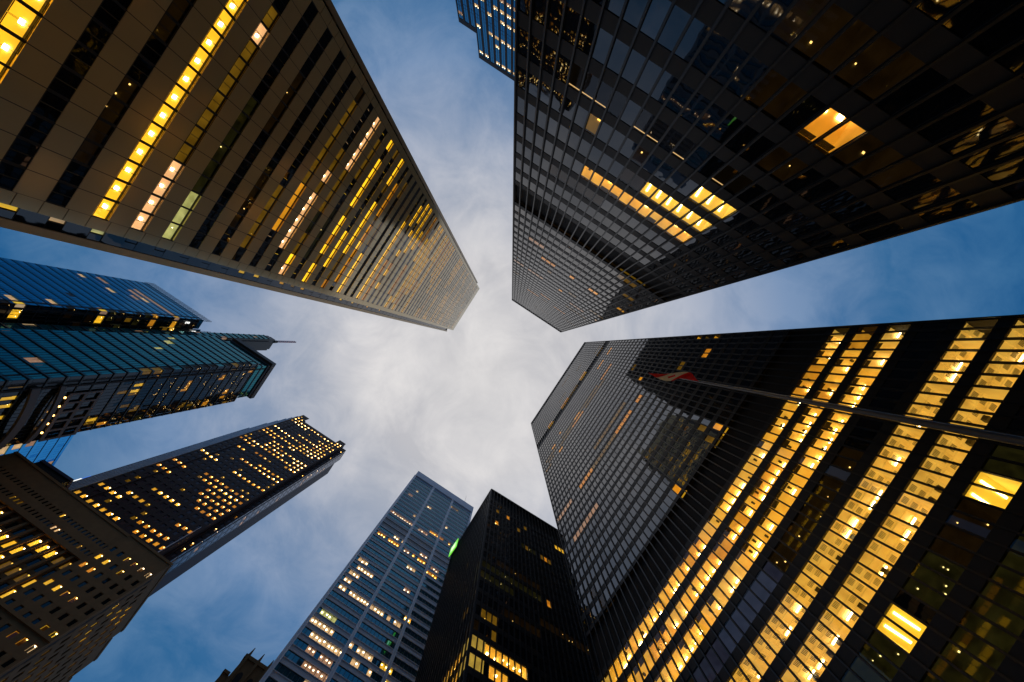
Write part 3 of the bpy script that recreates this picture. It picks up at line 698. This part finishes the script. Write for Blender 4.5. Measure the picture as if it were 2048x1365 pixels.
for i in range(6):                                # stepped ribs down the left corner
    x1 = -123.45-i*.88; x0 = x1-.87
    m = MB(); m.box(x0, x0+.36, 156.1+i*.12, 160, 0, tops[5-i]+EYE, 0); m.box(x0+.403, x1, 156.7+i*.12, 160, 0, tops[5-i]+EYE, 1)
    b.part(m, 'corner_rib', [MT['white_e'], MT['louvre']])
b.finish([MT['glass_g'], MT['clear'], MT['glass_sky']], MT['granite'], .06, 100); b.finish_rooms()
b = Bld('lit_sign', 'tiny blue and white lit sign at the ribbed left edge of the granite tower', -131, 160, 'sign')
m = MB(); m.box(-131.6, -130.0, 159.6, 160, 134.2+EYE, 138.0+EYE); b.part(m, 'white_panel', sgn)
m = MB(); m.box(-131.4, -129.8, 159.6, 160, 138.2+EYE, 141.0+EYE); b.part(m, 'blue_panel', lamp_mat('sign_blue', (.03, .18, .9), .9))
# ---------- I: low dark block behind the stone bank
b = Bld('dark_block', 'low black flat-roofed block between the stone bank and the granite tower ribs', -131, 153)
m = MB(); m.box(-139, -124.0, 150, 154, 0, 126.5+EYE); b.part(m, 'wall', MT['bronze'])
m = MB(); m.box(-139.2, -123.8, 149.7, 154.2, 126.5+EYE, 127.6+EYE); b.part(m, 'parapet', mat('navy_coping', (.03, .035, .09), .5))
m = MB()
for k in range(14): m.box(-138.6+k*1.05, -138.2+k*1.05, 149.9, 149.998, 40, 125+EYE)
b.part(m, 'louvre', MT['louvre'])

# ---------- H: old stone bank, lower left
b = Bld('stone_bank_building', 'old brown stone bank tower with tall piers and yellow lit windows, lower left corner', -60, 135.6, rot=R(3.1))
r = random.Random(4)
XL = -129.6
FH = Face(XL, 135.6, 1, 0, 0, -1)                  # main front
WH = 52.0                                         # central part, then the corner pavilion
rowsA = [(k, 46+3.6*k) for k in range(-12, 10)]     # ordinary floors up to 80
lit = {k: rbays(r, 17, .68 if k > 4 else .4, ('lemon', 'yellow', 'lemon', 'dim', 'pale'), (1, 3)) for k, z in rowsA}
punched(b, FH, 0, WH, 17, rowsA, .42, 1.0, MT['stone'], lit, 0, ztop=82.2, rec=.30, D=1.4)
# recessed loggia of tall piers 82..97
FHr = Face(XL, 136.6, 1, 0, 0, -1)
rowsB = [(0, 84.2), (1, 87.9), (2, 91.6), (3, 95.0)]
litB = {k: rbays(r, 17, .82, ('lemon', 'lemon', 'lemon', 'yellow', 'dim'), (1, 4)) for k, z in rowsB}
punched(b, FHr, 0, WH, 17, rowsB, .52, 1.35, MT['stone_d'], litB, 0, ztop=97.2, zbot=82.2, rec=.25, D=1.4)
m = MB(); pw = WH/17
for i in range(18):
    u = min(max(i*pw, .45), WH-.45); m.fbox(FH, u-.42, u+.42, 82.21, 97.2, -.95, -.10)
b.part(m, 'pier', MT['stone'])
rowsC = [(0, 99.6), (1, 103.3)]
litC = {0: rbays(r, 34, .13, ('dim', 'pale'), (1, 2)), 1: rbays(r, 34, .10, ('lemon', 'dim'), (1, 2))}
punched(b, FH, 0, WH, 34, rowsC, .45, .75, MT['stone'], litC, 0, ztop=109.6, zbot=97.21, rec=.25, D=1.4)
m = MB(); m.fbox(FH, -.2, WH, 97.15, 97.6, .003, .25); m.fbox(FH, -.2, WH, 109.0, 109.8, .003, .2); b.part(m, 'cornice', MT['stone'])
FP = Face(XL+WH, 134.9, 1, 0, 0, -1)               # corner pavilion, set forward
WP = 18.0
rowsP = [(k, 46+3.6*k) for k in range(-12, 17)]
litP = {k: rbays(r, 6, .55 if k > 8 else .4, ('lemon', 'pale', 'lemon', 'dim', 'ember'), (1, 2)) for k, z in rowsP}
punched(b, FP, 0, WP, 6, rowsP, .40, .95, MT['stone'], litP, 0, ztop=109.8, rec=.30, D=1.4)
m = MB(); m.fbox(FP, -.3, WP+.3, 109.2, 110.0, .003, .22); b.part(m, 'cornice', MT['stone'])
m = MB(); m.fbox(FP, -.1, WP+.1, 80.6, 81.3, .003, .4); b.part(m, 'string_course', MT['stone'])
FS_ = Face(XL+WH+WP, 135.6, 0, 1, 1, 0)            # side wing stepping down away from us
for u0, u1, zt in ((0, 29, 109.8), (29, 38, 106.6), (38, 60, 100.5)):
    rw = [(k, 46+3.6*k) for k in range(-12, 20) if 46+3.6*k < zt-4]
    nbw = max(2, round((u1-u0)/3.0))
    lw = {k: rbays(r, nbw, .5, ('lemon', 'dim', 'dim', 'dim'), (1, 3)) for k, z in rw}
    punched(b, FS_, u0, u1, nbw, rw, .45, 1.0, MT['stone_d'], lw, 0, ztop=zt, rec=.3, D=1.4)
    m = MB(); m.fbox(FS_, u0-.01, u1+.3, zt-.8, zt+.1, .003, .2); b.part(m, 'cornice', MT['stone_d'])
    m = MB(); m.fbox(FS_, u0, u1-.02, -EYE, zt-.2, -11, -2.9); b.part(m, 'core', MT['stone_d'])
m = MB(); m.box(XL, -77.7, 139.4, 147.5, 0, 109+EYE); m.box(-77.6, -60.4, 138.2, 147.5, 0, 109+EYE); b.part(m, 'core', MT['stone_d'])
m = MB(); m.box(XL+WH-.4, XL+WH-.01, 135.0, 137.2, 0, 109+EYE); b.part(m, 'quoin', MT['stone'])
b.finish([MT['tealdark'], MT['clear']], MT['stone_d'], .05, 100); b.finish_rooms()
b = Bld('roof_flagpole', 'thin white pole rising from the roof of the stone bank', -62.5, 137, 'pole')
m = MB(); m.tube((-69.4, 140.2, 109.5+EYE), (-69.4, 140.2, 131+EYE), .22, .12, 8); b.part(m, 'shaft', MT['steelw'])
m = MB(); m.tube((-69.4, 140.2, 108.8+EYE), (-69.4, 140.2, 109.6+EYE), .5, .4, 8); b.part(m, 'base', MT['gear'])

# ---------- J: pale banded tower, bottom centre-left
b = Bld('pale_banded_tower', 'pale blue-grey banded tower with three vertical bays and warm lit window strips', 16, 124)
F = Face(-5.6, 104, 1, 0, 0, -1)
WJ = 43.6; p1 = 1.45
rows = [(k, 82.3+3.4*k) for k in range(-22, 33)]
r = random.Random(14)
lit = {}
def jl(k, a, c, st): lit.setdefault(k, {}).update({q: v for q, v in rng(int((a+5.6)/p1), int((c+5.6)/p1), st).items() if r.random() < .80})
for k, a, c, st in [(11, -3.4, 0, 'pale'), (10, -3.8, -.5, 'pale'), (10, 1, 3.5, 'pale'), (9, -3.8, -.6, 'pale'), (8, -4, -1, 'pale'), (7, -4, 8, 'pale'), (7, 9.8, 21.5, 'pale'), (8, 21.5, 24, 'gold'), (4, -3.9, 2.5, 'green'), (3, -4.2, -2.5, 'pale'), (3, -1, 3, 'pale'), (3, 9.5, 16.5, 'pale'), (3, 21.5, 24, 'lemon'),
    (2, -2, 8, 'pale'), (2, 12, 18, 'pale'), (2, 24, 27, 'lemon'), (1, -1, 8, 'rose'), (1, 22, 26, 'lemon'), (0, .5, 8.4, 'rose'), (0, 12, 15, 'rose'), (-1, 2, 7, 'pale'), (-1, 18, 21, 'gold'), (16, -4.4, 2.5, 'ember'), (16, 2.5, 7.4, 'amber'), (16, 10, 15, 'rose'), (16, 15, 22, 'amber'), (17, 4, 8, 'pale'), (17, 18, 21, 'rose'), (15, 24, 29, 'amber'), (16, 25, 28, 'rose'),
    (21, -4.4, 7.5, 'rose'), (21, 12, 19, 'rose'), (22, 18, 23, 'amber'), (22, 24, 30, 'ember'), (23, 6, 7, 'pale'), (27, -4, -1, 'rose'), (29, 0, 1.5, 'pale'), (30, -3, 0, 'pale'), (27, 10, 13, 'pale'), (25, 25, 26, 'pale'), (31, 24, 29, 'dim'), (11, 18, 20, 'rose'), (14, 16, 18, 'pale')]: jl(k, a, c, st)
nJ = int(WJ/p1)
sp = MB(); eg = MB(); k0 = 0; zp = -EYE
for k, zc in rows:
    z0, z1 = zc-.95, zc+.95
    sp.fbox(F, 0, WJ, zp, z0, -.5, 0); zp = z1
    eg.fbox(F, .0, WJ, z0-.14, z0-.02, .003, .16); eg.fbox(F, 0, WJ, z1+.02, z1+.10, .003, .10)
    L_ = lit.get(k, {})
    for i in range(nJ):
        b.pane(F, i*p1+.03, (i+1)*p1-.03, z0, z1, -.16, 1 if i in L_ else (2 if k in (18, 19) else 0), .010)
    for a, c, st in runs({q: s for q, s in L_.items() if q < nJ}): b.room(F, a*p1+.02, (c+1)*p1-.02, z0, z1, 2.2, st, 'spot', 0, False, -.19, p1)
sp.fbox(F, 0, WJ, zp, 200, -.5, .0)
mu = MB()
for i in range(1, nJ): mu.fbox(F, i*p1-.07, i*p1+.07, -EYE, 194, -.18, -.06)
b.part(mu, 'mullion', MT['slate'])
b.part(sp, 'spandrel', MT['white']); b.part(eg, 'sill', MT['white_e'])
m = MB(); m.fbox(F, -.3, WJ+.3, 194.2, 200.3, .003, .75); b.part(m, 'parapet', MT['white'])
for x in (0, 14.3, 28.9, 43.4):
    m = MB()
    for o in (-.55, .25): m.fbox(F, x+o-.16, x+o+.16, -EYE, 194.2, .17, .75)
    m.fbox(F, x-.5, x+.2, -EYE, 194.1, .165, .35); b.part(m, 'pier', MT['white_e'])
m = MB(); m.box(-5.6, 38, 106.8, 144, 0, 199+EYE); m.box(-5.6, -5.3, 104.1, 106.75, 0, 199); m.box(-5.2, 37.8, 104.6, 106.7, 198, 199); b.part(m, 'wall', MT['white'])
b.finish([MT['jglass'], MT['clear'], MT['glass_c']], MT['slate'], .04, 100); b.finish_rooms()
b = Bld('roof_antenna', 'thin whip antenna on the pale banded tower roof', 31.7, 104.6, 'antenna')
m = MB(); m.tube((31.7, 105.2, 200+EYE), (31.7, 105.2, 211.5+EYE), .09, .05, 6); b.part(m, 'whip', MT['gear'])
m = MB(); m.tube((31.7, 105.2, 199+EYE), (31.7, 105.2, 200.6+EYE), .3, .25, 8); b.part(m, 'base', MT['gear'])

# green sign on K
b = Bld('green_sign', 'bright green glowing square sign on the black ribbed tower', 25.2, 81.5, 'sign')
gs = lamp_mat('sign_green', (.22, 1, .05), .85); gw = lamp_mat('sign_green_white', (.75, 1, .55), 1.3)
FG = Face(26.5, 78.6, -.0305, .9995, -.9995, -.0305)
m = MB(); m.fbox(FG, 0, 5.2, 119.8, 124.8, .70, 1.0); b.part(m, 'panel', gs)
m = MB(); m.fbox(FG, 1.1, 4.1, 120.9, 123.7, 1.003, 1.04); b.part(m, 'emblem', gw)
m = MB(); m.fbox(FG, -.1, 5.3, 119.7, 124.9, .45, .697); b.part(m, 'frame', MT['gear'])

# ---------- M: blue banded tower behind B
b = Bld('blue_striped_tower', 'distant blue tower with brown vertical piers and rows of small pale windows', -85, -130)
r = random.Random(31)
def striped(F, W_, n, ztop, rows, dens):
    pw = W_/n; w = MB()
    for i in range(n+1):
        a = max(0, i*pw-.62); c = min(W_, i*pw+.62); w.fbox(F, a, c, -EYE, ztop-2.2, -.5, 0)
    w.fbox(F, 0, W_, ztop-2.2, ztop, -.5, .004); b.part(w, 'pier', MT['brick'])
    s = MB(); f = MB()
    for j, (k, zc) in enumerate(rows):
        nz = rows[j+1][1]-.8 if j+1 < len(rows) else ztop-2.2
        s.fbox(F, .1, W_-.1, zc+.8, nz, -.45, -.16)
        allon = r.random() < dens
        st = r.choice(('pale', 'pale', 'rose'))
        L_ = {i: st for i in range(n) if r.random() < (.9 if allon else .12)}
        for i in range(n):
            a, c = i*pw+.62, (i+1)*pw-.62; mid = (a+c)/2
            mi = 1 if i in L_ else 0
            b.pane(F, a, mid-.05, zc-.8, zc+.8, -.15, mi); b.pane(F, mid+.05, c, zc-.8, zc+.8, -.15, mi)
            if i in L_: b.room(F, a, c, zc-.8, zc+.8, 1.3, L_[i], 'spot', 0, False, -.17, 1.2)
    for i in range(n):
        mid = (i+.5)*pw; f.fbox(F, mid-.05, mid+.05, -EYE, ztop-2.2, -.155, -.08)
    b.part(s, 'spandrel', MT['mglass']); b.part(f, 'mullion', MT['slate'])
    m = MB(); m.fbox(F, 0, W_, -EYE, ztop-.2, -10, -1.8); b.part(m, 'core', MT['core'])
rowsM = [(k, 151.9-4.25*k) for k in range(22, -2, -1)]
striped(Face(-99.4, -119, 1, 0, 0, 1), 42, 12, 160, rowsM, .62)
striped(Face(-110, -119.4, 1, 0, 0, 1), 10.58, 3, 148, [q for q in rowsM if q[1] < 144], .7)
b.finish([MT['mglass'], MT['clear']], MT['slate'], .05, 100); b.finish_rooms()

# ---------- L: old crenellated tower top, bottom edge
b = Bld('stone_turret_building', 'dark crenellated old stone tower top beside the pale banded tower', -12, 126)
m = MB(); m.box(-15.0, -6.0, 120, 130, 0, 88.6+EYE); m.box(-17.0, -15.01, 120.6, 130, 0, 84.0+EYE); m.box(-19.5, -17.01, 121.2, 130, 0, 79.8+EYE); b.part(m, 'wall', MT['stone_d'])
m = MB(); m.box(-15.3, -6, 119.7, 130.2, 88.6+EYE, 89.5+EYE); m.box(-17.2, -15.31, 120.3, 130.2, 84+EYE, 84.7+EYE); m.box(-15.2, -6, 119.75, 119.998, 80.3+EYE, 80.9+EYE); b.part(m, 'cornice', MT['stone_d'])
for x in (-14.4, -11.0, -7.6):
    m = MB(); m.box(x-.38, x+.38, 119.5, 120.3, 70, 89.5+EYE); m.tube((x, 119.9, 89.5+EYE), (x, 119.9, 91.6+EYE), .42, .12, 8); b.part(m, 'pinnacle', MT['stone_d'])
for x in (-12.7, -9.3):
    m = MB(); F = Face(x, 119.97, 1, 0, 0, -1)
    pts = [(-.8, 76), (.8, 76), (.8, 84.5)]+[(.8*math.cos(a), 84.5+1.2*math.sin(a)) for a in [math.pi*i/8 for i in range(1, 8)]]+[(-.8, 84.5)]
    m.poly([F.P(u, z, 0) for u, z in pts]); b.part(m, 'window', MT['louvre'])

# ------------------------------------------------------------------ flagpole and flag near the camera
b = Bld('flagpole', 'tall grey metal flagpole standing in front of the golden office floors', 9.48, -4.02, 'flagpole')
m = MB(); m.tube((9.48, -4.02, 0), (9.48, -4.02, 18.0+EYE), .115, .055, 16); b.part(m, 'shaft', MT['pole'], smooth=True)
m = MB(); m.tube((9.48, -4.02, 18.0+EYE), (9.48, -4.02, 18.12+EYE), .10, .03, 12); b.part(m, 'cap', MT['gear'])
m = MB(); m.tube((9.39, -4.10, 1.0), (9.40, -4.08, 17.9+EYE), .012, .012, 6); b.part(m, 'halyard', MT['gear'])
fm = mat('flag_cloth', (.6, .02, .02), .8)
t = fm.node_tree; bb = t.nodes['Principled BSDF']
uvn = t.nodes.new('ShaderNodeUVMap'); sp_ = t.nodes.new('ShaderNodeSeparateXYZ'); t.links.new(uvn.outputs[0], sp_.inputs[0])
rp = t.nodes.new('ShaderNodeValToRGB'); rp.color_ramp.interpolation = 'CONSTANT'; e = rp.color_ramp.elements
e[0].position = 0; e[0].color = (.95, .010, .004, 1); e[1].position = .27; e[1].color = (.90, .74, .46, 1)  # golden light on the white cloth is put into its colour
n_ = e.new(.73); n_.color = (.95, .010, .004, 1)
t.links.new(sp_.outputs[0], rp.inputs[0])
# leaf emblem: diamond-and-points shape in the white field
def tm(op, a, c):
    n = t.nodes.new('ShaderNodeMath'); n.operation = op
    for i, v in enumerate((a, c)):
        if isinstance(v, (int, float)): n.inputs[i].default_value = v
        else: t.links.new(v, n.inputs[i])
    return n.outputs[0]
du = tm('ABSOLUTE', tm('SUBTRACT', sp_.outputs[0], .5), 0); dv = tm('ABSOLUTE', tm('SUBTRACT', sp_.outputs[1], .5), 0)
star = tm('ADD', tm('POWER', tm('MULTIPLY', du, 6.2), .75), tm('POWER', tm('MULTIPLY', dv, 3.1), .75))
inleaf = tm('LESS_THAN', star, .82)
mxn = t.nodes.new('ShaderNodeMix'); mxn.data_type = 'RGBA'; t.links.new(inleaf, mxn.inputs[0]); t.links.new(rp.outputs[0], mxn.inputs[6]); mxn.inputs[7].default_value = (.95, .010, .004, 1)
t.links.new(mxn.outputs[2], bb.inputs['Base Color'])
bb.inputs['Transmission Weight'].default_value = 0.0; bb.inputs['Subsurface Weight'].default_value = 0.0
tl = t.nodes.new('ShaderNodeBsdfTranslucent'); t.links.new(mxn.outputs[2], tl.inputs[0])
ms = t.nodes.new('ShaderNodeMixShader'); ms.inputs[0].default_value = .6
t.links.new(bb.outputs[0], ms.inputs[1]); t.links.new(tl.outputs[0], ms.inputs[2]); t.links.new(ms.outputs[0], t.nodes['Material Output'].inputs[0])
bm = bmesh.new(); uvl = bm.loops.layers.uv.new('UVMap')
nu, nv = 36, 14; g = [[None]*(nv+1) for _ in range(nu+1)]
dirx, diry = -.921, .390                        # flies towards the camera
for i in range(nu+1):
    for j in range(nv+1):
        f, h = i/nu, j/nv
        a = 3.0*f; sag = -.10*f-.30*f*f
        wav = .16*min(1, f*9)*(1-.6*f)*math.sin(5.5*f+2.0*h-.6)+.85*min(1, f*5)*(1-.80*f)*(.5-h)
        x = 9.48+dirx*(.06+a*.80)+(-diry)*wav*.9
        y = -4.02+diry*(.06+a*.80)+dirx*wav*.9
        z = EYE+16.05+1.75*h*(1-.30*f)+sag+.05*math.sin(9*f)
        g[i][j] = bm.verts.new((x-9.48, y+4.02, z-16.9))
for i in range(nu):
    for j in range(nv):
        fa = bm.faces.new((g[i][j], g[i+1][j], g[i+1][j+1], g[i][j+1])); fa.smooth = True
        for lp, (p, q) in zip(fa.loops, ((i, j), (i+1, j), (i+1, j+1), (i, j+1))): lp[uvl].uv = (p/nu, q/nv)
me = bpy.data.meshes.new('flag'); bm.to_mesh(me); bm.free(); me.materials.append(fm)
fo = bpy.data.objects.new('flag', me); C.objects.link(fo); fo.location = (9.48, -4.02, 16.9)
tag(fo, 'red and white maple leaf flag waving at the top of the grey flagpole', 'flag')

# ------------------------------------------------------------------ ground and streets
def sheet(name, x0, x1, y0, y1, z, m):
    k = MB(); k.quad((x0, y0, z), (x1, y0, z), (x1, y1, z), (x0, y1, z)); o = k.build(name, m); o['kind'] = 'structure'; return o
sheet('ground', -1500, 1500, -1500, 1500, 0, MT['paving'])
sheet('road', -30, -14, 22, 50, .004, MT['asphalt']) if False else None
sheet('road', -300, 300, 41.5, 52, .004, MT['asphalt'])
k = MB()
for i in range(-60, 60): k.quad((i*5, 46.6, .008), (i*5+2.2, 46.6, .008), (i*5+2.2, 46.75, .008), (i*5, 46.75, .008))
o = k.build('road_marking', MT['paint']); o['kind'] = 'structure'
